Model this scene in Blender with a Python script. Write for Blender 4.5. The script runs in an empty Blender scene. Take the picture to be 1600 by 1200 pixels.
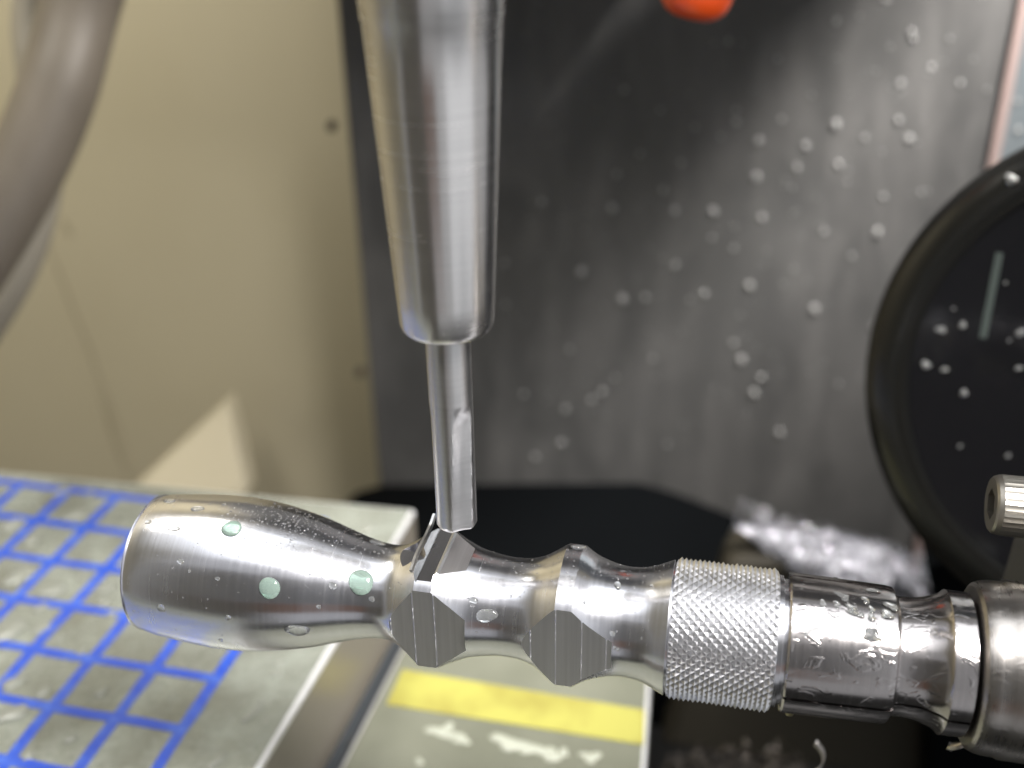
import bpy, bmesh, math, random
from math import sin, cos, pi, radians as R, atan2, sqrt
from mathutils import Vector as V, Matrix, noise as mn
random.seed(7)
S = 0.01                      # all lengths below are written in centimetres
scene = bpy.context.scene
COL = scene.collection

# ------------------------------------------------------------------ camera
p, yw, rl = R(27.819), R(-12.616), R(1.0593)
F = V((sin(yw)*cos(p), cos(yw)*cos(p), -sin(p)))
R0 = V((cos(yw), -sin(yw), 0)); D0 = F.cross(R0)
RT = R0*cos(rl) + D0*sin(rl); DN = D0*cos(rl) - R0*sin(rl)
CAM = V((3.407, -11.417, 9.617))
cd = bpy.data.cameras.new('camera'); cam = bpy.data.objects.new('camera', cd); COL.objects.link(cam)
m = Matrix((( RT.x, -DN.x, -F.x), (RT.y, -DN.y, -F.y), (RT.z, -DN.z, -F.z))).to_4x4()
m.translation = CAM*S
cam.matrix_world = m
cd.sensor_width = 36; cd.lens = 38.25; cd.clip_start = 0.005; cd.clip_end = 20
cd.dof.use_dof = True; cd.dof.focus_distance = 14.4*S; cd.dof.aperture_fstop = 12.5
scene.camera = cam

# ------------------------------------------------------------------ world, lamps, exposure
w = bpy.data.worlds.new('World'); scene.world = w; w.use_nodes = True
bg = w.node_tree.nodes['Background']; bg.inputs[0].default_value = (0.92, 0.93, 0.96, 1); bg.inputs[1].default_value = 0.42
def lamp(name, loc, aim, sx, sy, power, col, spread=180):
    l = bpy.data.lights.new(name, 'AREA'); l.shape = 'RECTANGLE'; l.size = sx*S; l.size_y = sy*S
    l.energy = power; l.color = col; l.spread = R(spread)
    o = bpy.data.objects.new(name, l); COL.objects.link(o); o.location = V(loc)*S
    o.rotation_euler = (V(aim)-V(loc)).to_track_quat('-Z', 'Y').to_euler()
    return o
lamp('work_lamp', (17, -10, 26), (0, 0, 0), 9, 9, 0.38, (1, .97, .95), 60)
lamp('ceiling_strip_lamp', (-2, -7, 34), (-2, -7, 0), 60, 32, 0.34, (.93, .96, 1), 90)
lamp('front_window_lamp', (24, -15, 0), (0, 0, 3), 26, 30, 0.075, (.9, .94, 1))
lamp('side_lamp', (17, 14, 22), (1.5, 24, 1), 1.2, 1.2, 0.90, (1, .96, .92), 84)
lamp('left_lamp', (-22, 9, 30), (-40, 22, 0), 14, 14, 1.25, (1, .95, .85), 160)
vs = scene.view_settings
vs.view_transform = 'Standard'; vs.look = 'None'; vs.gamma = 1; vs.exposure = 0.0
scene.cycles.max_bounces = 10; scene.cycles.transmission_bounces = 8
scene.cycles.use_denoising = True
try: scene.cycles.denoiser = 'OPENIMAGEDENOISE'
except Exception: pass
scene.cycles.caustics_reflective = False; scene.cycles.caustics_refractive = False
scene.cycles.sample_clamp_indirect = 4

# ------------------------------------------------------------------ material helpers
class Mat:
    def __init__(s, name, col=(.5,.5,.5), rough=.5, metal=0., **kw):
        s.m = bpy.data.materials.new(name); s.m.use_nodes = True
        s.t = s.m.node_tree; s.b = s.t.nodes['Principled BSDF']
        s.set('Base Color', (*col, 1)); s.set('Roughness', rough); s.set('Metallic', metal)
        for k, v in kw.items(): s.set(k.replace('_', ' '), v)
        s._h = None
    def set(s, k, v): s.b.inputs[k].default_value = v
    def n(s, typ, **kw):
        nd = s.t.nodes.new(typ)
        for k, v in kw.items():
            if k in nd.inputs: nd.inputs[k].default_value = v
            else: setattr(nd, k, v)
        return nd
    def l(s, a, b): s.t.links.new(a, b)
    def coord(s, scale=(1,1,1), rot=(0,0,0)):
        tc = s.n('ShaderNodeTexCoord'); mp = s.n('ShaderNodeMapping')
        mp.inputs['Scale'].default_value = tuple(100*k for k in scale); mp.inputs['Rotation'].default_value = rot
        s.l(tc.outputs['Object'], mp.inputs[0]); return mp.outputs[0]
    def noise(s, scale=(1,1,1), detail=3, rough=.55, dist=0, rot=(0,0,0)):
        nz = s.n('ShaderNodeTexNoise'); nz.inputs['Scale'].default_value = 1; nz.inputs['Detail'].default_value = detail
        nz.inputs['Roughness'].default_value = rough; nz.inputs['Distortion'].default_value = dist
        s.l(s.coord(scale, rot), nz.inputs['Vector']); return nz.outputs[0]
    def ramp(s, fac, stops):
        r = s.n('ShaderNodeValToRGB'); e = r.color_ramp.elements
        while len(e) < len(stops): e.new(.5)
        for el, (p_, c) in zip(e, stops):
            el.position = p_; el.color = (*c, 1) if isinstance(c, tuple) else (c, c, c, 1)
        s.l(fac, r.inputs[0]); return r.outputs[0]
    def mix(s, fac, a, b, mode='MIX'):
        x = s.n('ShaderNodeMixRGB', blend_type=mode)
        if isinstance(fac, (int, float)): x.inputs[0].default_value = fac
        else: s.l(fac, x.inputs[0])
        for i, c in ((1, a), (2, b)):
            if isinstance(c, tuple): x.inputs[i].default_value = (*c, 1)
            else: s.l(c, x.inputs[i])
        return x.outputs[0]
    def bump(s, h, strength=.3, dist=.01):
        b = s.n('ShaderNodeBump'); b.inputs['Strength'].default_value = strength; b.inputs['Distance'].default_value = dist*S
        s.l(h, b.inputs['Height'])
        if s._h is not None: s.l(s._h, b.inputs['Normal'])
        s._h = b.outputs[0]; s.l(s._h, s.b.inputs['Normal']); return s
    def color(s, o): s.l(o, s.b.inputs['Base Color'])
    def roughness(s, o): s.l(o, s.b.inputs['Roughness'])

def turned(name, col, rough, spread=.06, lines=.1, axis='x', wet=0., aniso=.6):
    """turned metal: fine rings round the axis, a thin uneven oil film"""
    M_ = Mat(name, col, rough, 1.0)
    st = (14, .1, .1) if axis == 'x' else (.1, .1, 14)
    fn = (70, .2, .2) if axis == 'x' else (.2, .2, 70)
    a = M_.noise(st, 4, .7); b = M_.noise(fn, 2, .7); c = M_.noise((1.2, 1.6, 1.6), 4, .6)
    M_.roughness(M_.ramp(M_.mix(.5, a, c), [(.35, max(.03, rough-spread)), (.65, rough+spread)]))
    M_.color(M_.mix(M_.ramp(a, [(.35, 0.), (.65, 1.)]), tuple(k*.92 for k in col), col))
    tg = M_.n('ShaderNodeTangent', direction_type='RADIAL', axis=axis.upper()); M_.l(tg.outputs[0], M_.b.inputs['Tangent'])
    M_.set('Anisotropic', aniso); M_.set('Anisotropic Rotation', .25)
    M_.bump(b, lines, .0006); M_.bump(a, lines, .001)
    if wet: M_.bump(M_.ramp(M_.noise((3.5, 5, 5), 3, .5, 1.2), [(.55, 0.), (.64, 1.)]), wet, .006)
    return M_.m

ALU = turned('turned_aluminium', (.85, .85, .89), .24, .05, .6, 'x', 0, .5)
KNURL = Mat('knurl_aluminium', (.66, .66, .67), .3, 1.0); KNURL.bump(KNURL.noise((25, 25, 25), 2), .2, .004); KNURL = KNURL.m
f = Mat('milled_aluminium', (.56, .55, .56), .36, 1.0)
f.bump(f.noise((60, .4, .4), 3, .8), .35, .004); f.color(f.mix(f.noise((14, .3, .3), 3), (.58,.57,.57), (.8,.79,.8))); MILLED = f.m
STEEL = turned('collet_steel', (.54, .51, .50), .2, .06, .5, 'x', .5)
STEEL2 = turned('chuck_steel', (.50, .47, .44), .3, .07, .6, 'x', .2)
HOLD = turned('ground_steel', (.82, .80, .78), .25, .04, .5, 'z', 0, .45)
CARB = turned('carbide', (.68, .67, .66), .32, .05, .4, 'z', 0, .4)
SLOT = Mat('dark_oily_slot', (.015, .014, .013), .45).m
BLACK = Mat('black_rubber', (.003, .0035, .004), .7, Specular_IOR_Level=.02)
BLACK.roughness(BLACK.ramp(BLACK.noise((.4, .4, .4), 4), [(.3, .6), (.7, .8)])); BLACK = BLACK.m
g = Mat('black_gloss_plastic', (.010, .010, .012), .16); g.bump(g.noise((1.2,1.2,1.2), 4), .15, .02)
g.roughness(g.ramp(g.noise((.5, .5, .5), 4), [(.35, .05), (.7, .18)])); GLOSS = g.m
g = Mat('grey_painted_steel', (.2, .2, .2), .42)
sp = g.noise((.55, .55, .16), 6, .65, .4); cl = g.noise((.25, .25, .12), 4); gr = g.noise((6, 6, 4), 3, .6)
g.color(g.mix(g.ramp(sp, [(.42, 0.), (.68, 1.)]), g.mix(cl, (.07, .07, .07), (.10, .098, .095)), (.135, .132, .128)))
g.roughness(g.ramp(sp, [(.35, .3), (.65, .55)])); g.bump(gr, .15, .02); g.bump(sp, .15, .03); PANEL = g.m
g = Mat('cream_paint', (.46, .41, .29), .5); cl = g.noise((.09, .09, .05), 4)
g.color(g.mix(cl, (.44, .39, .265), (.55, .50, .365))); CREAM = g.m
g = Mat('wet_ground_plate', (.2, .22, .2), .22, .1); cl = g.noise((.7, .7, .7), 5, .6, .4); c2 = g.noise((3, 3, 3), 4, .6)
g.color(g.mix(g.ramp(cl, [(.35, 0.), (.7, 1.)]), (.165, .17, .14), (.28, .30, .26)))
g.roughness(g.ramp(c2, [(.35, .14), (.7, .42)])); g.bump(c2, .25, .02); PLATE = g.m
g = Mat('plate_side', (.2, .18, .15), .3, .3); g.bump(g.noise((2, 2, 2), 4), .2, .03); SIDE = g.m
EDGE = Mat('bright_chamfer', (.85, .85, .85), .35, .6).m
g = Mat('blue_paint', (.02, .09, .62), .3, Coat_Weight=.5); g.color(g.mix(g.ramp(g.noise((1.6,1.6,1.6), 6, .7), [(.48, 0.), (.74, 1.)]), (.014, .065, .46), (.08, .18, .60))); BLUE = g.m
g = Mat('yellow_tape', (.78, .72, .10), .55); g.color(g.mix(g.ramp(g.noise((.6,.6,.6), 5), [(.3, 0.), (.55, 1.)]), (.25, .215, .045), (.37, .35, .08))); YELLOW = g.m
ORANGE = Mat('orange_plastic', (.85, .09, .012), .35, Coat_Weight=.3).m
g = Mat('hose_rubber', (.12, .10, .08), .45); g.color(g.mix(g.noise((.6,.6,.25), 3), (.085, .072, .054), (.17, .145, .115))); HOSE = g.m
HOSE2 = Mat('hose_rubber_light', (.22, .2, .16), .4).m
WATER = Mat('water', (.92, .94, .93), .02, 0, IOR=1.34, Transmission_Weight=.93).m
MIST = Mat('mist_water', (.95, .95, .95), .02, 0, IOR=1.33, Transmission_Weight=.95).m
MILKY = Mat('coolant_emulsion', (.50, .66, .57), .06, 0, IOR=1.34, Transmission_Weight=.72).m
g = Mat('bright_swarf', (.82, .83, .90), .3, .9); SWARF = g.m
SPLASH = Mat('pale_splash', (.58, .60, .52), .15, 0, Transmission_Weight=.6).m
RESID = Mat('pale_residue', (.40, .415, .34), .5).m
FLOOR = Mat('oily_sump', (.02, .02, .018), .25).m
SCREW = Mat('screw_steel', (.36, .34, .30), .4, 1.0).m
CLAMP = Mat('clamp_grey', (.10, .098, .09), .5, .3).m

# ------------------------------------------------------------------ object helpers
def link(name, verts, faces, mat, parent=None, origin=(0,0,0), sharp=35, smooth=True, mats=None, fm=None):
    o_ = V(origin)
    me = bpy.data.meshes.new(name)
    me.from_pydata([((V(v)-o_)*S)[:] for v in verts], [], faces)
    for mm in (mats or [mat]): me.materials.append(mm)
    if fm: me.polygons.foreach_set('material_index', fm)
    if smooth:
        me.polygons.foreach_set('use_smooth', [True]*len(me.polygons))
        if sharp: me.set_sharp_from_angle(angle=R(sharp))
    me.update()
    o = bpy.data.objects.new(name, me); COL.objects.link(o)
    if parent is not None:
        o.parent = parent; o.location = (o_*S) - (V(parent['o'])*S)
    else: o.location = o_*S
    return o
def tag(o, label=None, cat=None, group=None, kind=None):
    for k, v in (('label', label), ('category', cat), ('group', group), ('kind', kind)):
        if v: o[k] = v
    return o
def thing(name, label, cat, origin, group=None):
    o = bpy.data.objects.new(name, None); COL.objects.link(o); o.location = V(origin)*S; o['o'] = tuple(origin)
    o.empty_display_size = .005
    return tag(o, label, cat, group)
def lathe(prof, n=96, ax='x', c=(0,0,0), a0=0, a1=2*pi, closed=True):
    full = abs(a1-a0-2*pi) < 1e-6; cnt = n if full else n+1
    vs_, fs = [], []
    for s_, r in prof:
        for k in range(cnt):
            a = a0+(a1-a0)*k/n; u, v = r*cos(a), r*sin(a)
            vs_.append((c[0]+s_, c[1]+u, c[2]+v) if ax == 'x' else (c[0]+u, c[1]+v, c[2]+s_))
    for i in range(len(prof)-1):
        for k in range(n):
            k2 = (k+1) % cnt
            q = (i*cnt+k, i*cnt+k2, (i+1)*cnt+k2, (i+1)*cnt+k)
            fs.append(q if ax != 'x' else q[::-1])
    if full:
        b0 = tuple(range(cnt)); b1 = tuple((len(prof)-1)*cnt+k for k in range(cnt))
        fs.append(b0[::-1] if ax != 'x' else b0); fs.append(b1 if ax != 'x' else b1[::-1])
    return vs_, fs
def box(a, b):
    (x0,y0,z0),(x1,y1,z1) = a, b
    vv = [(x0,y0,z0),(x1,y0,z0),(x1,y1,z0),(x0,y1,z0),(x0,y0,z1),(x1,y0,z1),(x1,y1,z1),(x0,y1,z1)]
    return vv, [(0,3,2,1),(4,5,6,7),(0,1,5,4),(1,2,6,5),(2,3,7,6),(3,0,4,7)]
def prism(poly, lo, hi, plane='xy'):
    """outline extruded along the missing axis"""
    n = len(poly)
    def P(u, v, w_): return {'xy': (u,v,w_), 'xz': (u,w_,v), 'yz': (w_,u,v)}[plane]
    vv = [P(u,v,lo) for u,v in poly]+[P(u,v,hi) for u,v in poly]
    ff = [tuple(range(n))[::-1], tuple(range(n, 2*n))]+[(i, (i+1)%n, n+(i+1)%n, n+i) for i in range(n)]
    return vv, ff
def fixnormals(o):
    bm = bmesh.new(); bm.from_mesh(o.data); bmesh.ops.recalc_face_normals(bm, faces=bm.faces); bm.to_mesh(o.data); bm.free()
def bevel(o, wd, seg=3):
    b = o.modifiers.new('bevel', 'BEVEL'); b.width = wd*S; b.segments = seg; b.limit_method = 'ANGLE'; b.angle_limit = R(40)
    return o
def tube(path, rad, n=20):
    vs_, fs = [], []; pts = [V(q) for q in path]; up = V((0,1,0)); 
    for i, q in enumerate(pts):
        t = (pts[min(i+1, len(pts)-1)]-pts[max(i-1, 0)]).normalized()
        u = t.cross(up)
        if u.length < .05: u = t.cross(V((1,0,0)))
        u.normalize(); v = t.cross(u).normalized()
        r = rad(i/(len(pts)-1)) if callable(rad) else rad
        for k in range(n):
            a = 2*pi*k/n; vs_.append(q+u*r*cos(a)+v*r*sin(a))
    for i in range(len(pts)-1):
        for k in range(n): fs.append((i*n+k, i*n+(k+1)%n, (i+1)*n+(k+1)%n, (i+1)*n+k))
    fs.append(tuple(range(n))[::-1]); fs.append(tuple((len(pts)-1)*n+k for k in range(n)))
    return vs_, fs
def cat(pts, sub=10):
    out = []
    P = [V(q) for q in pts]; P = [P[0]*2-P[1]]+P+[P[-1]*2-P[-2]]
    for i in range(1, len(P)-2):
        for k in range(sub):
            t = k/sub; a,b,c,d = P[i-1:i+3]
            out.append(.5*((2*b)+(c-a)*t+(2*a-5*b+4*c-d)*t*t+(3*b-a-3*c+d)*t**3))
    out.append(P[-2]); return out
def pixray(u, v):            # direction seen at a point of the 1600 x 1200 photograph
    return F + RT*((u-800)/1700) + DN*((v-600)/1700)
def hit(u, v, ax, val):
    d = pixray(u, v); return CAM + d*((val-CAM[ax])/d[ax])
def dome(c, nrm, r, h, stretch=1., tdir=None, n=12, rings=4, wob=0.):
    nrm = V(nrm).normalized(); t = V(tdir) if tdir else nrm.orthogonal()
    t = (t-nrm*t.dot(nrm)).normalized(); b = nrm.cross(t)
    vs_, fs = [], []; ph = random.random()*6
    for i in range(rings):
        e = (i/rings)*pi/2
        for k in range(n):
            a = 2*pi*k/n; rr = r*cos(e)*(1+wob*sin(2*a+ph)+wob*.6*sin(3*a+ph*2))
            vs_.append(V(c)+t*rr*cos(a)*stretch+b*rr*sin(a)+nrm*(h*sin(e)-.05*h))
    vs_.append(V(c)+nrm*h*.95); top = len(vs_)-1
    for i in range(rings-1):
        for k in range(n): fs.append((i*n+k, i*n+(k+1)%n, (i+1)*n+(k+1)%n, (i+1)*n+k))
    for k in range(n): fs.append(((rings-1)*n+k, (rings-1)*n+(k+1)%n, top))
    fs.append(tuple(range(n))[::-1])
    return vs_, fs
def join(parts):
    vv, ff = [], []
    for a, b in parts:
        o_ = len(vv); vv += list(a); ff += [tuple(i+o_ for i in q) for q in b]
    return vv, ff

# ================================================================== THE SETTING
v_, f_ = box((-60, -40, -31), (60, 34, -30)); tag(link('floor', v_, f_, FLOOR), kind='structure')
v_, f_ = join([box((-45, 30, -30), (60, 31, 60)), box((-46, -40, -30), (-45, 31, 60))]); tag(link('wall', v_, f_, CREAM), kind='structure')
v_, f_ = box((-34, -36, -30), (-3.5, -35, -1.1)); tag(link('dark_reflect_panel', v_, f_, Mat('reflect_dark_grey', (.26, .25, .24), .5).m), kind='structure')  # unseen panel behind the camera, added for the dark band in the reflections
v_, f_ = box((-3.4, -36, -11), (9, -35, -1)); tag(link('copper_reflect_panel', v_, f_, Mat('reflect_copper', (.48, .27, .20), .5).m), kind='structure')  # unseen coppery panel, added for the warm stripe reflected in the holder
v_, f_ = box((-34, -36.2, -1), (12, -35.2, 30)); tag(link('cool_reflect_panel', v_, f_, Mat('reflect_cool_grey', (.36, .37, .40), .5).m), kind='structure')  # unseen cool grey panel, added to cool the reflections on the workpiece
v_, f_ = prism([(9.1, 15.4), (5.9, 11.41), (2.9, 7.59), (1.4, 5.65), (-14, 5.65), (-14, 30), (9.1, 30)], 19.4, 20.6, 'xz')  # unseen sheet added out of frame, its slanted edge shapes the panel's shadow
o = tag(link('shadow_blocker', v_, f_, Mat('blocker_grey', (.12, .12, .12), .5).m, None, (0, 20, 18)), 'unseen dark sheet above the frame, added to shade the grey panel', 'blocker'); fixnormals(o)
v_, f_ = tube([(12, 20, 15.3), (8.99, 20, 11.44), (4.9, 20, 6.4)], .26, 20)  # unseen rod added out of frame to throw the diagonal dark band
tag(link('shadow_rod', v_, f_, CLAMP, None, (12, 20, 15.3)), 'unseen thin rod added to cast a dark band on the grey panel', 'pipe')

# grey sheet-steel panel
t = thing('steel_panel', 'dark grey sheet steel panel spattered with water droplets behind the cutting tool', 'panel', (0, 24, -16))
v_, f_ = box((-10.2, 24, -30), (10.75, 24.8, 45)); bevel(link('sheet', v_, f_, PANEL, t, (0, 24, -16)), .12)
v_, f_ = box((10.75, 23.8, -30), (11.0, 24.8, 45)); link('edge_strip', v_, f_, Mat('pink_seal', (.33, .25, .23), .4).m, t, (0, 24, -16))
v_, f_ = box((11.0, 24.1, -30), (30, 24.9, 45)); link('side_sheet', v_, f_, Mat('blue_grey_sheet', (.14, .16, .17), .4).m, t, (0, 24, -16))
for (u, v) in ((524, 197), (568, 582)):
    c = hit(u, v, 1, 24.1); vv, ff = lathe([(0, .24), (.2, .28), (.28, .2), (.29, .05)], 20, 'x', (0,0,0))
    vv = [(c.x-.05-q[0], c.y+q[1], c.z+q[2]) for q in vv]
    vv = [(c.x+(q[0]-c.x)*.75, q[1], c.z+(q[2]-c.z)*.75) for q in vv]
    o = link('screw_head', vv, ff, Mat('rusty_screw', (.07, .055, .04), .6).m, t, tuple(c)); fixnormals(o)

# black rubber way cover low in front of the grey panel
poly = [(-12.5, -18.5), (-11.6, -15.2), (-10.47, -14.0), (-9.38, -13.55), (-4, -12.85), (.57, -12.27), (1.75, -12.5), (4.59, -13.42), (7.63, -14.2), (11.1, -15.2), (14, -18.5)]
v_, f_ = prism(poly, 16.5, 22.5, 'xz')
o = tag(link('way_cover', v_, f_, BLACK, None, (0, 20, -16)), 'black rubber way cover hunched along the foot of the grey panel', 'cover'); fixnormals(o); bevel(o, .3)

ORD = 'first second third fourth fifth sixth seventh eighth ninth tenth eleventh twelfth thirteenth fourteenth fifteenth sixteenth seventeenth eighteenth nineteenth twentieth'.split()
def name_rows(items, bands, fmt):
    """items = (object, u, v): each gets its place, counted from the left inside a named band"""
    vs_ = sorted(i[2] for i in items); n = len(bands); rows = [[] for _ in bands]
    for it in items: rows[min(n-1, sum(it[2] > vs_[len(vs_)*k//n] for k in range(1, n)))].append(it)
    for b_, row in zip(bands, rows):
        for k, it in enumerate(sorted(row, key=lambda q: q[1])): it[0]['label'] = fmt.format(ORD[k], b_)
# faint rub marks and a seam low on the cream wall
for pa, pb, wd in (((20, 240), (215, 745), .10), ((150, 600), (205, 760), .16), ((95, 340), (112, 372), .2)):
    a, b = hit(*pa, 1, 29.96), hit(*pb, 1, 29.96); nn = 14; vv, ff = [], []
    for k in range(nn+1):
        q = a+(b-a)*k/nn; q.x += .12*mn.noise(q*.6); w2 = wd*(1+.5*mn.noise(q*2))*sin(pi*(k+.4)/(nn+.8)); vv += [(q.x-w2, 29.99, q.z), (q.x, 29.95, q.z), (q.x+w2, 29.99, q.z)]
    for k in range(nn): ff += [(3*k, 3*k+1, 3*k+4, 3*k+3), (3*k+1, 3*k+2, 3*k+5, 3*k+4)]
    tag(link('wall_rub_mark', vv, ff, Mat('rub_brown', (.36, .31, .21), .6).m, None, a), kind='structure')

# patch of light low on the cream wall, built as a paler tilted plate
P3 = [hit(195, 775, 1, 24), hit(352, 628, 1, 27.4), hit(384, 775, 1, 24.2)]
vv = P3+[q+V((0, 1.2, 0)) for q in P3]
t = tag(link('light_patch_plate', vv, [(0, 2, 1), (3, 4, 5), (0, 1, 4, 3), (1, 2, 5, 4), (2, 0, 3, 5)], Mat('light_patch_cream', (.50, .45, .33), .5).m, None, (-19, 25, -18)),
        'pale triangular plate standing for a patch of light low on the cream wall', 'bracket'); fixnormals(t); bevel(t, .15)

# ================================================================== HOSES, NOZZLE
def hose(path, r, mat, label, ribs=False):
    pts = cat(path, 14)
    fn = (lambda t_: r*(1+.03*sin(t_*260))) if ribs else r
    v_, f_ = tube(pts, fn, 28)
    return tag(link('hose', v_, f_, mat, None, path[-1]), label, 'hose')
def at(u, v, d): return CAM + pixray(u, v)*d
hose([at(185, -190, 29), at(128, 0, 30), at(90, 140, 30), at(35, 270, 30), at(-60, 430, 30), at(-190, 600, 30)], 1.05, HOSE, 'thick brown rubber hose curving down past the cream wall')
hose([at(95, -200, 31), at(50, 0, 32), at(55, 120, 32.2), at(70, 260, 32.4), at(30, 420, 33), at(-80, 600, 34)], .55, HOSE2, 'thin greyish hose running behind the thick brown hose')

t = thing('coolant_nozzle', 'orange plastic coolant nozzle with a rounded tip above the workpiece', 'nozzle', (2.05, 11.9, 5.85))
c0 = V((2.05, 11.9, 5.85)); ax = V((.22, .05, 1)).normalized()
def along(prof, n=48):
    u = ax.orthogonal().normalized(); v = ax.cross(u); vs_, fs = [], []
    for s_, r in prof:
        for k in range(n):
            a = 2*pi*k/n; vs_.append(c0+ax*s_+u*r*cos(a)+v*r*sin(a))
    for i in range(len(prof)-1):
        for k in range(n): fs.append((i*n+k, i*n+(k+1)%n, (i+1)*n+(k+1)%n, (i+1)*n+k))
    fs.append(tuple(range(n))[::-1]); fs.append(tuple((len(prof)-1)*n+k for k in range(n)))
    return vs_, fs
v_, f_ = along([(.05, .25), (-.02, .3), (-.03, .4), (.05, .55), (.2, .68), (.4, .74), (.8, .76), (1.6, .80), (1.8, .95), (2.6, 1.0)]); link('nozzle_tip', v_, f_, ORANGE, t, c0)
hp_ = cat([c0+ax*1.7, (3.6, 12.1, 8.8), (6, 12.5, 11), (9.5, 14, 14.4), (13.2, 16, 17.3), (16, 19.5, 21)], 12)
for k in range(0, len(hp_)-7, 7):
    v_, f_ = tube(hp_[k:k+8], lambda t_: .62+.42*min(1, t_*3)*(1 if t_ < .85 else .75), 32); link('hose_segment', v_, f_, GLOSS, t, hp_[k])

# ================================================================== BLACK ROUND SHIELD
rc = V((11.6, 9.4, -.75)); rn = V((-.30, -.93, .22)).normalized()
t = thing('round_shield', 'glossy black round shield with a raised rim at the right of the grey panel', 'shield', tuple(rc))
RU = rn.orthogonal().normalized(); RV = rn.cross(RU)
def face_lathe(prof, n=160):
    vs_, fs = [], []
    for h, r in prof:
        for k in range(n):
            a = 2*pi*k/n; vs_.append(rc+rn*h+RU*r*cos(a)+RV*r*sin(a))
    for i in range(len(prof)-1):
        for k in range(n): fs.append((i*n+k, i*n+(k+1)%n, (i+1)*n+(k+1)%n, (i+1)*n+k))
    return vs_, fs
v_, f_ = face_lathe([(-.9, 5.0), (-.9, 5.35), (-.5, 5.5), (-.2, 5.55), (.05, 5.48), (.22, 5.3), (.33, 5.05), (.38, 4.8), (.38, 4.62), (.34, 4.55), (.2, 4.53)])
o = link('rim', v_, f_, Mat('gloss_black_rim', (.010, .010, .009), .22).m, t, rc); fixnormals(o)
v_, f_ = face_lathe([(-.7, 5.1), (-.1, 5.0), (.26, 4.6), (.27, 4.5), (.28, 3.2), (.28, 1.5), (.28, .01)])
o = link('disc', v_, f_, GLOSS, t, rc); fixnormals(o)
bl = hit(1448, 890, 1, 13.5)
v_, f_ = prism([(bl.x, bl.z), (bl.x+.6, bl.z-1.6), (bl.x+1.5, -18), (20, -18), (20, bl.z+1.5), (bl.x+1.2, bl.z+1.0)], 13.5, 15.5, 'xz')
o = link('bracket', v_, f_, BLACK, t, rc); fixnormals(o)
# greenish reflection on the disc, painted as a thin pale strip
def onplane(u, v, h):
    d = pixray(u, v); return CAM + d*(((rc+rn*h)-CAM).dot(rn)/d.dot(rn))
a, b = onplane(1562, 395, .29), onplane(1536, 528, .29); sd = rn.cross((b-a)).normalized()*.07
link('reflection_strip', [a-sd, a+sd, b+sd, b-sd, a-sd+rn*.03, a+sd+rn*.03, b+sd+rn*.03, b-sd+rn*.03], [(0,3,2,1),(4,5,6,7),(0,1,5,4),(1,2,6,5),(2,3,7,6),(3,0,4,7)],
     Mat('reflection_green', (.085, .105, .095), .5).m, t, a)

# ================================================================== FIXTURE PLATE WITH BLUE GRID
PZ = -5.85
t = thing('grid_plate', 'wet grey-green table plate ruled with a hand painted blue grid', 'plate', (-10, 4, PZ-2.55))
poly = [(-4.37, 1.6), (-3.96, 10.2), (-20, 9.75), (-20, -12), (-5.0, -12)]
v_, f_ = prism(poly, PZ-2.55, PZ, 'xy')
fm = [0]*len(f_); 
o = link('slab', v_, f_, PLATE, t, (-10, 4, PZ-2.55), mats=[PLATE, SIDE, EDGE], fm=[0, 0]+[1]*5, smooth=False); fixnormals(o); b = bevel(o, .1, 2); b.modifiers['bevel'].material = 2
G = {}
def gp(i, j):                 # lattice of the grid: i across, j towards the viewer
    a = R(-1.1); gx, gy, gs = -15.107+3.407, 20.714-11.417, 1.4
    return V((gx+gs*(i*cos(a)+j*sin(a)), gy+gs*(i*sin(a)-j*cos(a)), PZ))
def strip(a, b, wd, z, name='grid_line'):
    n = max(2, int((b-a).length/.5)); d = (b-a).normalized(); s_ = V((-d.y, d.x, 0)); top, fs = [], []
    for k in range(n+1):
        q = a+(b-a)*k/n; ww = wd*.5*(1+.16*mn.noise(q*1.7)); off = s_*.035*mn.noise(q*.9+V((9,3,1)))
        for zz in (0, z):
            top.append(q+off-s_*ww+V((0,0,zz))); top.append(q+off+s_*ww+V((0,0,zz)))
    for k in range(n):
        b0 = k*4; c0_ = b0+4
        fs += [(b0+2, b0+3, c0_+3, c0_+2), (b0, b0+2, c0_+2, c0_), (b0+3, b0+1, c0_+1, c0_+3)]
    fs += [(0, 1, 3, 2), (n*4, n*4+2, n*4+3, n*4+1)]
    o = link(name, top, fs, BLUE, t, tuple(a)); fixnormals(o); return o
for i in range(-5, 5): strip(gp(i, -.1), gp(i, 12), .235, .012)
for j in range(0, 12): strip(gp(-5.1, j), gp(4.05, j), .21, .016)

# lower block with the yellow band
LZ = -8.4
t2 = thing('lower_block', 'low green-grey machine block crossed by a yellow band under the workpiece', 'block', (-1, 5, LZ-3))
v_, f_ = prism([(-3.74, 10.0), (-4.1, 2.0), (-4.15, -8), (2.6, -8), (2.42, 5.2), (2.15, 10.0)], LZ-3, LZ, 'xy')
g = Mat('block_paint', (.26, .27, .21), .3, .1); g.color(g.mix(g.noise((.5,.5,.5), 4), (.12, .125, .09), (.25, .255, .20))); g.bump(g.noise((2,2,2), 4), .2, .03)
o = link('body', v_, f_, g.m, t2, (-1, 5, LZ-3), smooth=False, mats=[g.m, EDGE]); fixnormals(o); b = bevel(o, .1, 2); b.modifiers['bevel'].material = 1
v_, f_ = prism([(-3.55, 7.2), (2.22, 7.0), (2.30, 5.98), (-3.58, 6.05)], LZ, LZ+.03, 'xy')
o = link('yellow_band', v_, f_, YELLOW, t2, (-1, 6.5, LZ), smooth=False); fixnormals(o)
v_, f_ = box((-5.2, -9, LZ-2.9), (-4.2, 11, LZ-.9))
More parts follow.
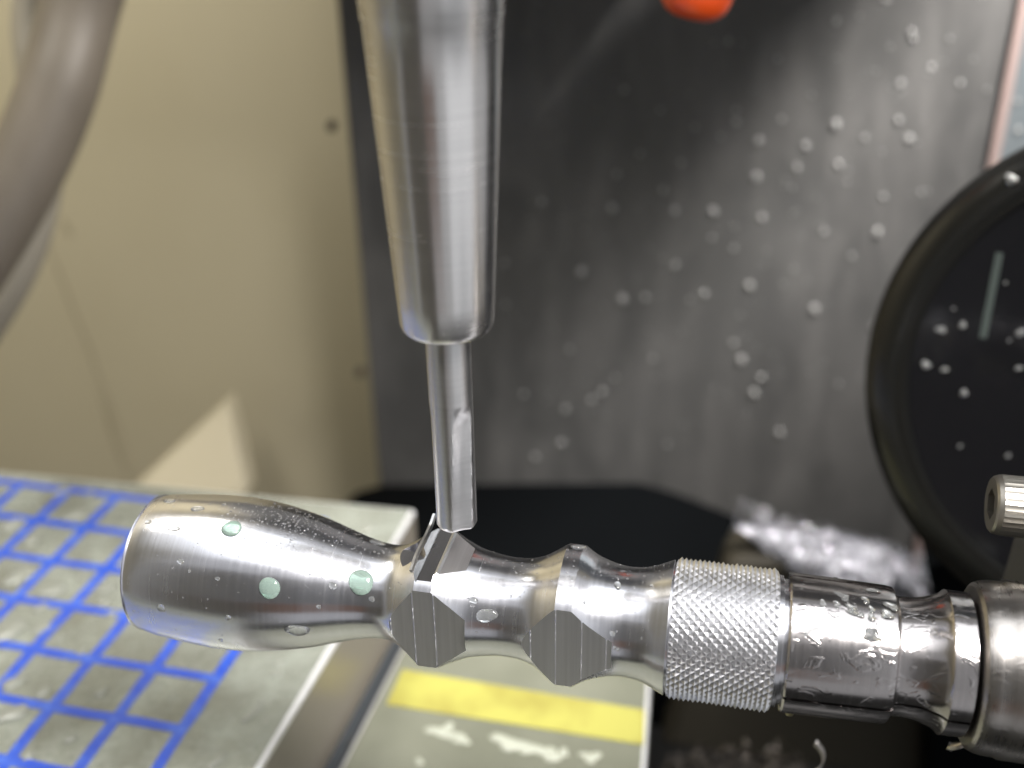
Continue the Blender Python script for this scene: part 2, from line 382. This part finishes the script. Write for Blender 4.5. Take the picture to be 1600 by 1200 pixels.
# dark gap strip between plate and block
v_, f_ = prism([(-4.55, -9), (-4.12, 2.0), (-3.76, 9.9), (-4.9, 9.9), (-5.6, -9)], LZ-1.2, LZ-.35, 'xy')
o = tag(link('gap_strip', v_, f_, Mat('slate_dark', (.05, .055, .06), .35).m, None, (-4.5, 3, LZ-1)), 'dark strip filling the gap beside the yellow banded block', 'gasket'); fixnormals(o)

# ================================================================== WORKPIECE
FRESH = turned('freshly_milled', (.72, .71, .74), .14, .04, .8, 'x', 0, 0)
RIDGE = Mat('bright_burr', (.9, .9, .9), .35, .6).m
def rad0(x):
    for a, b in zip(prof[:-1], prof[1:]):
        if a[0] <= x <= b[0] and b[0] > a[0]: return a[1]+(b[1]-a[1])*(x-a[0])/(b[0]-a[0])
    return .9
prof = [(-4.49, .30), (-4.50, .93), (-4.492, .955), (-4.47, .972), (-4.3, 1.01), (-4.0, 1.045), (-3.6, 1.075), (-3.2, 1.085), (-2.8, 1.06),
        (-2.4, .995), (-2.0, .905), (-1.7, .815), (-1.4, .725), (-1.15, .668), (-.95, .65), (-.80, .668), (-.66, .73), (-.5, .835), (-.372, .94)]
prof = [(q.x, q.y) for q in cat([(a, b, 0) for a, b in prof], 5)]
def arc(s0, r0, s1, r1, sm, rm, n=22):       # smooth valley between two sharp ridges
    out = []
    for k in range(n+1):
        s_ = s0+(s1-s0)*k/n
        t_ = (s_-s0)/(sm-s0) if s_ < sm else (s1-s_)/(s1-sm)
        rr = rm+(r0-rm if s_ < sm else r1-rm)*(1-sin(t_*pi/2))**1.15
        out.append((s_, rr))
    return out
prof += [(q.x, q.y) for q in cat([(-.13, .94, 0), (.09, .825, 0), (.36, .725, 0), (.78, .668, 0), (1.15, .725, 0), (1.505, .94, 0)], 10)]
prof += [(q.x, q.y) for q in cat([(1.72, .94, 0), (1.92, .825, 0), (2.18, .745, 0), (2.4, .725, 0), (2.65, .765, 0), (2.93, .885, 0)], 10)]
prof += [(2.935, .845), (4.34, .845), (4.345, .80), (4.40, .80)]
body_t = thing('turned_handle', 'shiny turned aluminium handle with a barrel end, milled flats and a knurled band', 'workpiece', (0, 0, -1.08))
v_, f_ = lathe(prof, 256, 'x')
body = link('body', v_, f_, ALU, body_t, (0, 0, 0), sharp=None); body.data.materials.append(MILLED); fixnormals(body)
def cutter(outline, lo, hi, plane):
    v_, f_ = prism(outline, lo, hi, plane); o = link('cutter', v_, f_, MILLED, None, smooth=False); fixnormals(o); return o
def flat_outline(x0, x1, y, cusps, far):
    o_ = [(x0, y)]
    for c in cusps: o_ += [(c-.011, y), (c, y-.012), (c+.009, y+.002)]
    return o_+[(x1, y), (x1, far), (x0, far)]
cuts = [cutter([(a, b) for a, b in flat_outline(-.775, .315, -.69, (-.71, -.39, -.10), -1.5)], -1.2, 1.2, 'xy'),
        cutter([(a, b) for a, b in flat_outline(1.04, 2.25, -.70, (1.19, 1.52, 1.86, 2.18), -1.5)], -1.2, 1.2, 'xy')]
# top flat: scalloped passes of the end mill
def scallop(edges, z, dep):
    o_ = []
    for a, b in zip(edges[:-1], edges[1:]):
        for k in range(7):
            t_ = k/6; o_.append((a+(b-a)*t_+ (1e-4 if k == 0 else 0), z+dep*(2*t_-1)**2*1.0 - (t_-.5)*dep*.8))
    return o_
tf = cutter([(-.64, .80), (-.43, .775), (-.345, .715), (-.34, .735), (-.14, .735), (-.13, .80), (-.13, 1.5), (-.64, 1.5)], -1.2, 1.2, 'xz')
tf.data.materials[0] = FRESH; cuts.append(tf)
cuts.append(cutter([(-.135, .79), (-.10, .80), (-.07, .775), (.24, .72), (.26, .78), (.26, 1.5), (-.135, 1.5)], -1.2, 1.2, 'xz'))
v_, f_ = lathe([(.69, .21), (1.5, .21)], 48, 'z', (-.585, -.08, 0)); o = link('cutter', v_, f_, FRESH, None, smooth=False); fixnormals(o); cuts.append(o)
cuts.append(cutter([(-.95, -.72), (.55, -.72), (.55, -1.5), (-.95, -1.5)], -1.2, 1.2, 'xz'))
cuts.append(cutter([(.85, -.72), (2.5, -.72), (2.5, -1.5), (.85, -1.5)], -1.2, 1.2, 'xz'))
for c in cuts:
    md = body.modifiers.new('cut', 'BOOLEAN'); md.object = c; md.operation = 'DIFFERENCE'; md.solver = 'EXACT'; md.material_mode = 'TRANSFER'
bpy.context.view_layer.update()
dg = bpy.context.evaluated_depsgraph_get()
nm = bpy.data.meshes.new_from_object(body.evaluated_get(dg)); body.modifiers.clear(); body.data = nm
for c in cuts: bpy.data.objects.remove(c)
print('body mats', [m_.name for m_ in nm.materials], len(nm.polygons))
nm.polygons.foreach_set('use_smooth', [True]*len(nm.polygons)); nm.set_sharp_from_angle(angle=R(12))

# knurled band: every pyramid is real
KN, K0, K1, KR, KH = 46, 2.955, 4.285, .858, .072
ni = 22; pu = (K1-K0)/ni; nj = 2*KN
def kp(i, j, r):
    a = 2*pi*j/nj; return (K0+i*pu, r*cos(a), r*sin(a))
kv, kf, idx = [], [], {}
def kid(i, j):
    key = (i, j % nj)
    if key not in idx:
        base = KR + random.uniform(-.002, .002)
        kv.append(kp(i, j, base)); idx[key] = len(kv)-1
    return idx[key]
for i in range(0, ni+1):
    for j in range(nj):
        if (i+j) % 2: continue
        hh = KR+KH*random.uniform(.8, 1.04)*(1+.08*mn.noise(V((i*.3, j*.12, 0))))
        if i in (0, ni): hh = KR+KH*.55
        kv.append(kp(i+(0 if 0 < i < ni else (.3 if i == 0 else -.3)), j+random.uniform(-.05, .05), hh)); a = len(kv)-1
        U, D_, = kid(i, j+1), kid(i, j-1)
        L = kid(i-1, j) if i > 0 else None; Rr = kid(i+1, j) if i < ni else None
        if L is not None: kf += [(a, U, L), (a, L, D_)]
        if Rr is not None: kf += [(a, Rr, U), (a, D_, Rr)]
        if L is None: kf.append((a, U, D_))
        if Rr is None: kf.append((a, D_, U))
o = link('knurled_band', kv, kf, KNURL, body_t, (0, 0, 0), smooth=False); fixnormals(o)

for d_, xs in ((.69, (-.71, -.39, -.10)), (.70, (1.19, 1.52, 1.86, 2.18))):
    for x in xs:                 # bright raised line left between two milling passes
        r_ = rad0(x); hz = sqrt(max(.002, r_*r_-d_*d_))*.97; vv, ff = [], []
        for k in range(25):
            z = -hz+2*hz*k/24; ww = .007*(1+.9*mn.noise(V((x*9, z*14, 1)))); hh = .012*(1+.9*mn.noise(V((x*5, z*22, 4))))
            vv += [(x-ww, -d_+.004, z), (x, -d_-hh, z), (x+ww, -d_+.004, z)]
        for k in range(24): ff += [(3*k, 3*k+1, 3*k+4, 3*k+3), (3*k+1, 3*k+2, 3*k+5, 3*k+4), (3*k, 3*k+3, 3*k+5, 3*k+2)]
        o = link('milling_ridge', vv, ff, RIDGE, body_t, (x, -d_, 0)); fixnormals(o)

# burr standing along the top flat
t_ = []
pts = cat([(-.43, -.52, .80), (-.44, -.2, .84), (-.43, .1, .86), (-.42, .38, .88), (-.40, .55, .97)], 8); vv, ff = [], []
for k, q in enumerate(pts):
    wv = .035*(1+.4*mn.noise(q*6)); vv += [q+V((-.012, 0, 0)), q+V((-.03, 0, wv)), q+V((.004, 0, wv*1.1)), q+V((.022, 0, 0))]
for k in range(len(pts)-1):
    for c in range(4): ff.append((k*4+c, k*4+(c+1)%4, k*4+4+(c+1)%4, k*4+4+c))
ff += [(3, 2, 1, 0), tuple(len(vv)-4+c for c in range(4))]
o = link('burr', vv, ff, KNURL, body_t, pts[0]); fixnormals(o)

# ================================================================== COLLET AND CHUCK
ct = thing('collet', 'wet steel collet gripping the knurled handle, split by thin slots', 'collet', (4.4, 0, -.9))
v_, f_ = lathe([(4.40, .4), (4.40, .74), (5.85, .70), (6.6, .62), (7.0, .62)], 64, 'x'); o = link('core', v_, f_, SLOT, ct, (4.4, 0, 0)); fixnormals(o)
jprof = [(4.40, .765), (4.405, .875), (4.43, .895), (5.0, .885), (5.60, .868), (5.69, .855), (5.715, .83), (5.72, .775), (5.75, .755), (5.85, .748), (6.0, .755), (6.1, .775), (6.25, .83), (6.31, .868), (6.33, .885), (6.34, .90), (6.60, .895), (6.62, .87), (6.63, .765)]
nj_ = 3
for k in range(nj_):          # jaw angle measured in the y-z plane; a slot faces the viewer just below the middle
    a0 = R(180+10.5)+k*2*pi/nj_+R(1.6); a1 = a0+2*pi/nj_-R(3.2)
    rin = .70
    ring = jprof+[(6.63, rin), (4.40, rin)]; n = 72; vv, ff = [], []
    for i in range(n+1):
        a = a0+(a1-a0)*i/n
        for s_, r in ring: vv.append((s_, r*cos(a), r*sin(a)))
    L = len(ring)
    for i in range(n):
        for c in range(L): ff.append((i*L+c, i*L+(c+1)%L, (i+1)*L+(c+1)%L, (i+1)*L+c))
    ff += [tuple(range(L)), tuple(n*L+c for c in range(L))[::-1]]
    o = link('jaw', vv, ff, STEEL, ct, (4.4, 0, 0), sharp=28); fixnormals(o)
for s0, s1, r in ((5.62, 5.64, .874),):
    v_, f_ = lathe([(s0, r-.02), (s0, r), (s1, r), (s1, r-.02)], 96, 'x')
ht = thing('collet_chuck', 'brownish steel chuck nose behind the collet at the right', 'chuck', (7, 0, -1.1))
v_, f_ = lathe([(6.66, .80), (6.66, .98), (6.69, 1.03), (6.76, 1.06), (6.85, 1.075), (7.0, 1.08), (7.04, 1.10), (12, 1.12), (12, .5), (6.9, .5), (6.88, .79)], 128, 'x')
o = link('nose', v_, f_, STEEL2, ht, (7, 0, 0), sharp=28); fixnormals(o)
v_, f_ = lathe([(8.9, 1.14), (8.9, 1.6), (9.0, 1.7), (12, 1.7), (12, 1.14)], 96, 'x'); o = link('shoulder', v_, f_, STEEL2, ht, (7, 0, 0)); fixnormals(o)

# socket cap screw and the clamp block that it enters
st = thing('cap_screw', 'steel socket head cap screw with a finely ridged head above the chuck', 'screw', (7.1, 2.15, 1.05))
sc = V((7.1, 2.15, 1.05)); rr = .415; n = 96; rows = [(0, .36), (.02, .385), (.06, .4)]; vv, ff = [], []
def ridged(k): return 1+(.014 if k % 3 == 0 else -.006)
secs = [(0.0, rr*.88, 0), (.03, rr*.95, 0), (.09, rr, 0), (.13, rr, 1), (.95, rr, 1), (1.0, rr*.95, 0)]
for s_, r, rg in secs:
    for k in range(n):
        a = 2*pi*k/n; q = r*(ridged(k) if rg else 1); vv.append((sc.x+s_, sc.y+q*cos(a), sc.z+q*sin(a)))
for i in range(len(secs)-1):
    for k in range(n): ff.append((i*n+k, i*n+(k+1)%n, (i+1)*n+(k+1)%n, (i+1)*n+k))
ff.append(tuple((len(secs)-1)*n+k for k in range(n)))
b0 = len(vv)                                   # hexagonal socket
for dep, r in ((0, .22), (.28, .22)):
    for k in range(n):
        a = 2*pi*k/n; am = (a % (pi/3))-pi/6; q = r*cos(pi/6)/cos(am); vv.append((sc.x+dep, sc.y+q*cos(a), sc.z+q*sin(a)))
for k in range(n):
    ff.append((k, b0+k, b0+(k+1)%n, (k+1)%n)); ff.append((b0+k, b0+n+k, b0+n+(k+1)%n, b0+(k+1)%n))
ff.append(tuple(b0+n+k for k in range(n)))
o = link('head', vv, ff, SCREW, st, tuple(sc), sharp=15); fixnormals(o)
v_, f_ = lathe([(.95, .24), (3.0, .24)], 32, 'x', tuple(sc)); link('shank', v_, f_, SCREW, st, tuple(sc))
kt = prism([(8.16, -.2), (8.11, -.77), (8.08, -1.9), (13, -1.9), (13, .4), (8.9, .4)], 2.9, 4.2, 'xz')
o = tag(link('clamp_block', kt[0], kt[1], CLAMP, None, (8, 3.4, -.3)), 'dark grey clamp block behind the socket cap screw', 'clamp'); fixnormals(o); bevel(o, .04)

# ================================================================== END MILL AND HOLDER
TX = .07
tt = thing('tool_holder', 'slim tapered ground steel tool holder gripping the end mill', 'tool holder', (TX, 0, 4.15))
hp = [(4.15, .29), (4.13, .34), (4.13, .46), (4.145, .51), (4.18, .545), (4.235, .567)]+[(z, .567+(z-4.235)*.0515) for z in (4.6, 5, 6, 7, 7.7)]+[(7.72, .757), (9.5, .86), (13, 1.05)]
v_, f_ = lathe(hp, 160, 'z', (TX, 0, 0)); o = link('taper', v_, f_, HOLD, tt, (TX, 0, 4.15), sharp=40); fixnormals(o)
v_, f_ = lathe([(13, 1.05), (13.1, 3.0), (14.2, 3.1), (14.3, 2.6), (14.8, 2.6), (14.9, 3.1), (16, 3.1)], 96, 'z', (TX, 0, 0)); o = link('flange', v_, f_, HOLD, tt, (TX, 0, 13)); fixnormals(o)
et = thing('end_mill', 'carbide end mill with straight polished flutes pointing at the top flat', 'cutting tool', (TX, 0, 1.31))
v_, f_ = lathe([(3.35, .272), (4.2, .272)], 96, 'z', (TX, 0, 0)); o = link('shank', v_, f_, CARB, et, (TX, 0, 3.35)); fixnormals(o)
n = 120; nz = 60; vv, ff = [], []
for i in range(nz+1):
    z = 1.31+(3.35-1.31)*i/nz
    tw = (z-1.31)*.16+R(-88)
    fade = min(1, max(0, 3.12-z)/.22)**.6
    for k in range(n):
        a = 2*pi*k/n; ph = ((a-tw) % (2*pi/3))/(2*pi/3)          # three flutes
        d_ = 0
        if ph < .5: d_ = .05*sin(pi*min(1, ph/.5))**.8*(1 if ph < .25 else 1)
        d_ *= 1 if (a-tw) % (2*pi) < 2*pi/3 else .25
        r = .272-d_*fade-(.004*max(0, ph-.62)*fade)
        if i == 0: r -= .018
        vv.append((TX+r*cos(a), r*sin(a), z if i else z))
for i in range(nz):
    for k in range(n): ff.append((i*n+k, i*n+(k+1)%n, (i+1)*n+(k+1)%n, (i+1)*n+k))
vv.append((TX, 0, 1.335)); ti = len(vv)-1
for k in range(n): ff.append((k, ti, (k+1)%n))
o = link('flutes', vv, ff, CARB, et, (TX, 0, 1.31), sharp=30); fixnormals(o)

# ================================================================== WATER
import bisect
ps = [q[0] for q in prof]
def rad(s_):
    i = max(1, min(len(prof)-1, bisect.bisect(ps, s_))); a, b = prof[i-1], prof[i]
    k = 0 if b[0] == a[0] else (s_-a[0])/(b[0]-a[0]); k = max(0, min(1, k)); r = a[1]+(b[1]-a[1])*k
    sl = 0 if b[0]-a[0] < 1e-5 else (b[1]-a[1])/(b[0]-a[0]); return r, max(-1, min(1, sl))
def on_body(s_, e):           # e = elevation of the surface normal, 0 faces the viewer's side (-y), 90 up
    r, sl = rad(s_); n_ = V((0, -cos(e), sin(e))); return V((s_, 0, 0))+n_*r, (n_-V((sl, 0, 0))).normalized()
def from_pix(u, v):           # where a ray meets the body of revolution
    d = pixray(u, v).normalized(); t0 = 11.0
    for k in range(900):
        q = CAM+d*t0
        if -4.5 < q.x < 6.6 and sqrt(q.y**2+q.z**2) <= (rad(q.x)[0] if q.x < 2.9 else .91): break
        t0 += .006
    return on_body(q.x, atan2(q.z, -q.y)) if q.x < 2.9 else (q, V((0, q.y, q.z)).normalized())
big = [(362, 826, .125, 1.15), (421, 919, .145, 1.0), (564, 910, .17, 1.0)]
lb = ['milky green coolant droplet near the top of the barrel end', 'milky green coolant droplet low on the middle of the barrel',
      'largest milky green coolant droplet, near the narrow neck of the handle']
for (u, v, r, stc), l_ in zip(big, lb):
    c, n_ = from_pix(u, v); vv, ff = dome(c, n_, r, r*.35, stc, (1, 0, 0), 32, 8, .04)
    tag(link('droplet', vv, ff, MILKY, None, c, sharp=0), l_, 'droplet', 'milky droplets on the barrel')
clear = [(265, 783, .07, 1.6), (308, 795, .07, 1.7), (232, 816, .05, 1.2), (272, 826, .045, 3.2), (350, 788, .035, 1.2), (481, 796, .06, 1.6), (515, 806, .08, 2.2), (590, 848, .09, 1.6),
         (903, 855, .085, 1.5), (520, 915, .06, 1.3), (581, 936, .05, 1), (498, 948, .04, 1), (282, 877, .05, 1.4), (296, 892, .03, 1), (340, 904, .035, 1.3), (252, 950, .07, 1.4),
         (357, 965, .06, .8), (345, 1000, .05, 1), (465, 985, .12, 1.8), (760, 962, .12, 1.5), (915, 942, .045, 1), (957, 990, .05, 1), (965, 915, .09, .6), (960, 1012, .03, 1), (740, 938, .06, 1.2), (1018, 915, .03, 1), (965, 1015, .03, 1)]
LIST = []
for (u, v, r, stc) in clear:
    c, n_ = from_pix(u, v); vv, ff = dome(c, n_, r*.8, r*.35, stc, (1, 0, 0), 20, 5, .12)
    LIST.append((tag(link('droplet', vv, ff, WATER, None, c, sharp=0), 'clear droplet on the handle', 'droplet', 'clear droplets on the handle'), u, v))
name_rows(LIST, ['top edge', 'middle', 'underside'], 'clear droplet on the turned handle, {0} from the left along its {1}')
parts = []
for k in range(1200):         # fine coolant mist, far too many to count
    z = random.random()
    if z < .5: s_ = random.gauss(-2.3, .55); e = R(random.gauss(92, 17))
    elif z < .75: s_ = random.uniform(-1.4, 2.85); e = R(random.gauss(92, 16))
    elif z < .9: s_ = random.uniform(-1, 2.8); e = R(random.uniform(0, 80))
    else: s_ = random.uniform(-4.4, -1); e = R(random.uniform(-20, 120))
    if not -4.4 < s_ < 2.88: continue
    if -.85 < s_ < .38: 
        if e > R(55) or e < R(42): continue
    if .95 < s_ < 2.3 and e < R(43): continue
    c, n_ = on_body(s_, e); r = .005+.013*random.random()**3
    parts.append(dome(c, n_, r, r*.6, 1+random.random()*.4, (1, 0, 0), 7, 2))
v_, f_ = join(parts); tag(link('coolant_mist', v_, f_, MIST, None, (0, 0, 1), sharp=0), 'fine spray of coolant specks over the upper side of the turned handle', 'water spray', kind='stuff')
parts = []
for k in range(26):           # ragged wet film on the collet
    s_ = random.uniform(4.5, 5.65); e = R(random.gauss(78, 16)); n_ = V((0, -cos(e), sin(e)))
    parts.append(dome(V((s_, 0, 0))+n_*.883, n_, random.uniform(.015, .07), .012, random.uniform(.6, 2.4), (1, random.uniform(-.6, .6), 0), 14, 3, .25))
v_, f_ = join(parts); tag(link('water_film', v_, f_, WATER, None, (5, 0, 1), sharp=0), 'ragged beads of water along the top of the steel collet', 'water', kind='stuff')

# droplets on the grey panel (positions read from the photograph)
wall = [(1138,64,1.1),(1116,67,.7),(1306,195,1.2),(1404,188,1.1),(1420,216,.9),(1185,220,1.2),(1259,228,1.0),(1181,277,1.1),(1150,190,1),(1150,172,.9),(1126,213,.8),(1086,199,1),
 (1424,50,1),(1426,60,1),(1307,33,.8),(1384,0,.8),(1407,130,.9),(1310,257,1),(1245,262,1),(1064,254,1),(1036,297,.8),(1054,329,1),(1114,330,1.1),(964,272,.8),(956,325,1.3),(975,140,.8),(1032,172,.9),
 (1190,340,1),(1380,307,1),(1370,363,1.4),(1287,362,.8),(1055,414,1.4),(908,425,1.2),(1112,372,.9),(1146,388,.8),(972,468,1.3),(1008,465,1),(1100,459,1.2),(1171,446,1.1),(1078,468,.7),(1272,483,1.4),(1365,510,1.2),
 (1146,536,1.1),(1158,562,1.2),(1189,590,1.3),(1178,614,1.2),(1218,676,1.1),(883,640,1.0),(924,625,.9),(941,612,.9),(818,616,.9),(836,714,1.1),(877,692,.9),(1042,694,.8),(890,546,.7),(1165,814,1.1),(788,412,.8),(790,476,.8),
 (1215,92,.8),(1221,186,.8),(1455,105,.7),(1542,140,.7),(1343,25,.6),(1268,148,.6),(1000,240,.6),(846,315,.8),(1351,215,.7),(1484,60,.6),(1500,130,.6),(1440,300,.7),(1330,400,.7),(1240,420,.6),(1020,560,.6),(960,590,.6),(1310,600,.6),(1260,640,.5),(1088,760,.6),(1590,160,.8),(1592,205,.9)]
protos = {}; LIST = []
DROPW = Mat('misty_water', (.85, .85, .83), .1, 0, IOR=1.34, Transmission_Weight=.64).m
for (u, v, k) in wall:
    q = hit(u, v, 1, 24.0); kk = round(k, 1)
    if kk not in protos:
        vv, ff = dome((0, 0, 0), (0, -1, 0), .108*kk, .085*kk, 1.15, (0, 0, 1), 20, 5, .06)
        o = link('droplet', vv, ff, DROPW, None, (0, 0, 0), sharp=0); protos[kk] = o
    else: o = protos[kk].copy(); COL.objects.link(o)
    if u > 1588: q.y += .1
    o.location = V((q.x, q.y, q.z))*S
    o.rotation_euler = (0, random.uniform(-.3, .3), 0); fz = random.uniform(.65, 1.15); o.scale = (fz*random.uniform(.85, 1.1), 1, fz)
    tag(o, 'droplet on the grey panel', 'droplet', 'droplets on the steel panel'); LIST.append((o, u, v))
name_rows(LIST, ['topmost', 'second', 'third', 'fourth', 'fifth', 'lowest'], 'water droplet on the grey panel, {0} from the left in the {1} of six rows')
parts = []
for k in range(420):
    x = random.uniform(-6, 10.5); z = random.uniform(-11, 5); rr_ = .015+.035*random.random()**2
    parts.append(dome((x, 24, z), (0, -1, 0), rr_, rr_*.7, 1, None, 8, 3))
v_, f_ = join(parts); tag(link('panel_mist', v_, f_, DROPW, None, (0, 24, 0), sharp=0), 'fine specks of coolant over the whole dark grey panel', 'water spray', kind='stuff')
# droplets on the black shield
for (u, v, r) in [(1580,280,.11),(1470,515,.085),(1504,508,.07),(1447,570,.09),(1476,577,.06),(1506,614,.075),(1594,520,.09),(1592,575,.06),(1500,697,.04),(1575,712,.05),(1490,482,.03),(1571,442,.03),(1577,532,.035),(1431,452,.035),(1449,464,.03),(1430,765,.04)]:
    h = .38 if (u, v) == (1580, 280) else .28; LIST = LIST if v != 280 else []
    q = onplane(u, v, h); vv, ff = dome(q, rn, r*.85, r*.75, 1.3, (1, 0, .3), 20, 6, .2)
    LIST.append((tag(link('droplet', vv, ff, DROPW, None, q, sharp=0), 'droplet on the shield', 'droplet', 'droplets on the black shield'), u, v))
name_rows(LIST, ['upper', 'lower'], 'glinting droplet on the glossy black shield, {0} from the left in the {1} half')
# splashes on the plate and the block
pl = [(20,820,.3,1.6),(30,900,.34,1.9),(80,922,.36,1.2),(130,900,.18,1.2),(118,805,.3,1.5),(134,806,.2,1.2),(58,784,.16,1),(165,920,.18,2),(162,940,.15,1.6),(15,985,.35,1.8),(65,980,.2,1.8),(62,950,.16,1.6),(22,1066,.2,2),(68,1080,.17,1.5),
      (158,1081,.15,1.3),(128,1016,.16,1.2),(44,1180,.15,1.2),(110,1154,.14,1.2),(92,997,.15,1.2),(95,768,.2,1.6),(140,775,.15,1.5),(50,845,.2,1.6),(175,960,.12,1.6),(20,1115,.3,1.4),(435,1035,.1,2.2),(431,1052,.12,1.5),(407,1095,.09,1.8),(393,1115,.13,2.6),(342,1185,.12,2),(330,1195,.1,1.4),(307,1045,.07,1),(572,828,.2,2)]
LIST = []
for (u, v, r, stc) in pl:
    q = hit(u, v, 2, PZ+.014); vv, ff = dome(q, (0, 0, 1), r*.72, r*.22, stc, (.5+random.random()*.3, 1, 0), 20, 5, .15)
    LIST.append((tag(link('droplet', vv, ff, SPLASH, None, q, sharp=0), 'splash', 'splash', 'splashes on the gridded plate'), u, v))
name_rows(LIST, ['far', 'middle', 'near'], 'pale coolant splash on the gridded plate, {0} from the left in its {1} third')
parts = []
for (u, v, r) in [(683,1143,.14),(700,1137,.1),(712,1150,.12),(722,1158,.1),(790,1160,.2),(812,1166,.18),(835,1172,.17),(862,1180,.15),(880,1176,.09),(925,1184,.12),(655,1190,.07),(915,1180,.08)]:
    q = hit(u, v, 2, LZ); parts.append(dome(q, (0, 0, 1), r*1.1, r*.35, 1.4, (1, .1, 0), 14, 4, .35))
v_, f_ = join(parts); tag(link('coolant_residue', v_, f_, RESID, None, (0, 5, LZ), sharp=0), 'pale dried coolant foam smeared beside the yellow band', 'residue', kind='stuff')
q = hit(550, 1161, 2, LZ-.35); vv, ff = dome(q, (0, 0, 1), .15, .1); tag(link('droplet', vv, ff, WATER, None, q, sharp=0), 'single water droplet on the dark gap strip beside the plate', 'droplet')

# ================================================================== SWARF
def chips(region, n, size, seed, mat, name, label, origin):
    rnd = random.Random(seed); vv, ff = [], []
    for k in range(n):
        c = region(rnd); L = size*rnd.uniform(.5, 1.4); wd = L*rnd.uniform(.15, .4); cu = rnd.uniform(.8, 3)
        M3 = Matrix.Rotation(rnd.uniform(0, 6.3), 3, V((rnd.gauss(0,1), rnd.gauss(0,1), rnd.gauss(0,1))).normalized())
        b0 = len(vv)
        for i in range(6):
            a = cu*i/5; 
            for sgn in (-1, 1): vv.append(c+M3 @ V((L/cu*sin(a), wd*.5*sgn, L/cu*(1-cos(a)))))
        for i in range(5): ff.append((b0+2*i, b0+2*i+1, b0+2*i+3, b0+2*i+2))
    o = link(name, vv, ff, mat, None, origin, sharp=0); return tag(o, label, 'metal chips', kind='stuff')
def heap1(r):
    t_ = r.random()**.8; x = 3.9+5.7*t_
    top = -8.75-(x-4)*.16-max(0, x-8.3)*.75; bot = -9.6-(x-4)*.12 if x > 5.4 else -8.95-(x-4)*.5
    return V((x, 16+r.uniform(-.9, .9), bot+(top-bot)*r.random()*(.55+.7*mn.noise(V((x*1.7, 0, 0))))))
chips(heap1, 1500, .10, 3, SWARF, 'swarf_heap', 'heap of bright aluminium swarf behind the collet, under the black shield', (6.5, 16, -9.5))
g = Mat('wet_swarf_mass', (.5, .5, .55), .45, .35)
g.color(g.mix(g.ramp(g.mix(.5, g.noise((1.3, 1.3, 1.3), 5, .7), g.noise((6, 6, 6), 3, .7)), [(.40, 0.), (.60, 1.)]), (.05, .05, .055), (.55, .55, .61))); g.bump(g.noise((7, 7, 7), 4, .7), .8, .06)
vv, ff = [], []; NX, NY = 90, 26
for i in range(NX+1):
    t_ = i/NX; x = 4.0+5.7*t_
    top = -8.95-(x-4)*.16-max(0, x-8.3)*.8-max(0, 5.4-x)**2*.12; bot = -10.3-(x-4)*.12
    tp = min(1, t_/.5+.01)**.8*min(1, (1-t_)/.12+.02); bot = top-.15-(top-.15-bot)*tp; top = bot+(top-.2-bot)
    for j in range(NY+1):
        a = pi*j/NY; q = V((x, 16-1.15*cos(a)*tp, bot+(top-bot)*max(0, sin(a))**.8)); nn = mn.noise(q*1.6)*.22+mn.noise(q*4.5)*.13
        q += V((0, -cos(a), sin(a)))*nn*tp; vv.append(q)
for i in range(NX):
    for j in range(NY): b0 = i*(NY+1)+j; ff.append((b0, b0+1, b0+NY+2, b0+NY+1))
o = tag(link('swarf_mass', vv, ff, g.m, None, (6.5, 16, -10), sharp=0), 'wet packed mass of fine bright swarf sloping down towards the black shield', 'metal chips', kind='stuff'); fixnormals(o)
hb = prism([(2.2, -18), (3.8, -10.2), (5.4, -9.75), (7, -9.95), (8.6, -10.3), (9.7, -11.2), (10.8, -18)], 15.2, 17.2, 'xz')
o = tag(link('coolant_trough', hb[0], hb[1], Mat('dirty_trough', (.035, .03, .02), .6).m, None, (7, 16, -18)), 'dark trough wall carrying the bright heap of swarf', 'trough'); fixnormals(o); bevel(o, .4)
def heap2(r):
    t_ = r.random(); return V((2.6+4.2*t_, 8.4+r.uniform(-1.4, 1.4), -12.9+1.0*abs(mn.noise(V((t_*7, 3, 0))))*2*r.random()+1.0*sin(pi*t_)*r.random()))
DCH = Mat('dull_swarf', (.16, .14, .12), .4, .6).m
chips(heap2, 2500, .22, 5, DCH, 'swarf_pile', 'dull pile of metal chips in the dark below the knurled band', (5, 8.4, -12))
def curl(u, v, d, s_, seed, label):
    rnd = random.Random(seed); c = at(u, v, d); pts = [c+V((sin(k*.35)*s_*.4, cos(k*.35)*s_*.35, s_*(.9-k*.11))) for k in range(18)]
    vv, ff = [], []
    for k, q in enumerate(pts):
        for sg in (-1, 1): vv.append(q+V((sg*.05*s_, .03*sg, .12*s_*sg)))
    for k in range(len(pts)-1): ff.append((2*k, 2*k+1, 2*k+3, 2*k+2))
    o = link('metal_curl', vv, ff, STEEL2, None, c, sharp=0); sm = o.modifiers.new('thickness', 'SOLIDIFY'); sm.thickness = .015*S
    return tag(o, label, 'metal chip')
curl(1503, 1150, 15.5, .38, 1, 'curled metal chip hanging under the chuck nose')
curl(1270, 1195, 18, .4, 2, 'thin bright curled chip in the dark below the collet')
v_, f_ = box((4.58, .3, -1.6), (4.70, .5, -1.3)); o = tag(link('brass_sliver', v_, f_, Mat('dull_brass', (.40, .36, .2), .4, .8).m, None, (4.6, .3, -1.7)), 'small dull brass sliver just below the collet mouth', 'metal chip'); bevel(o, .05)
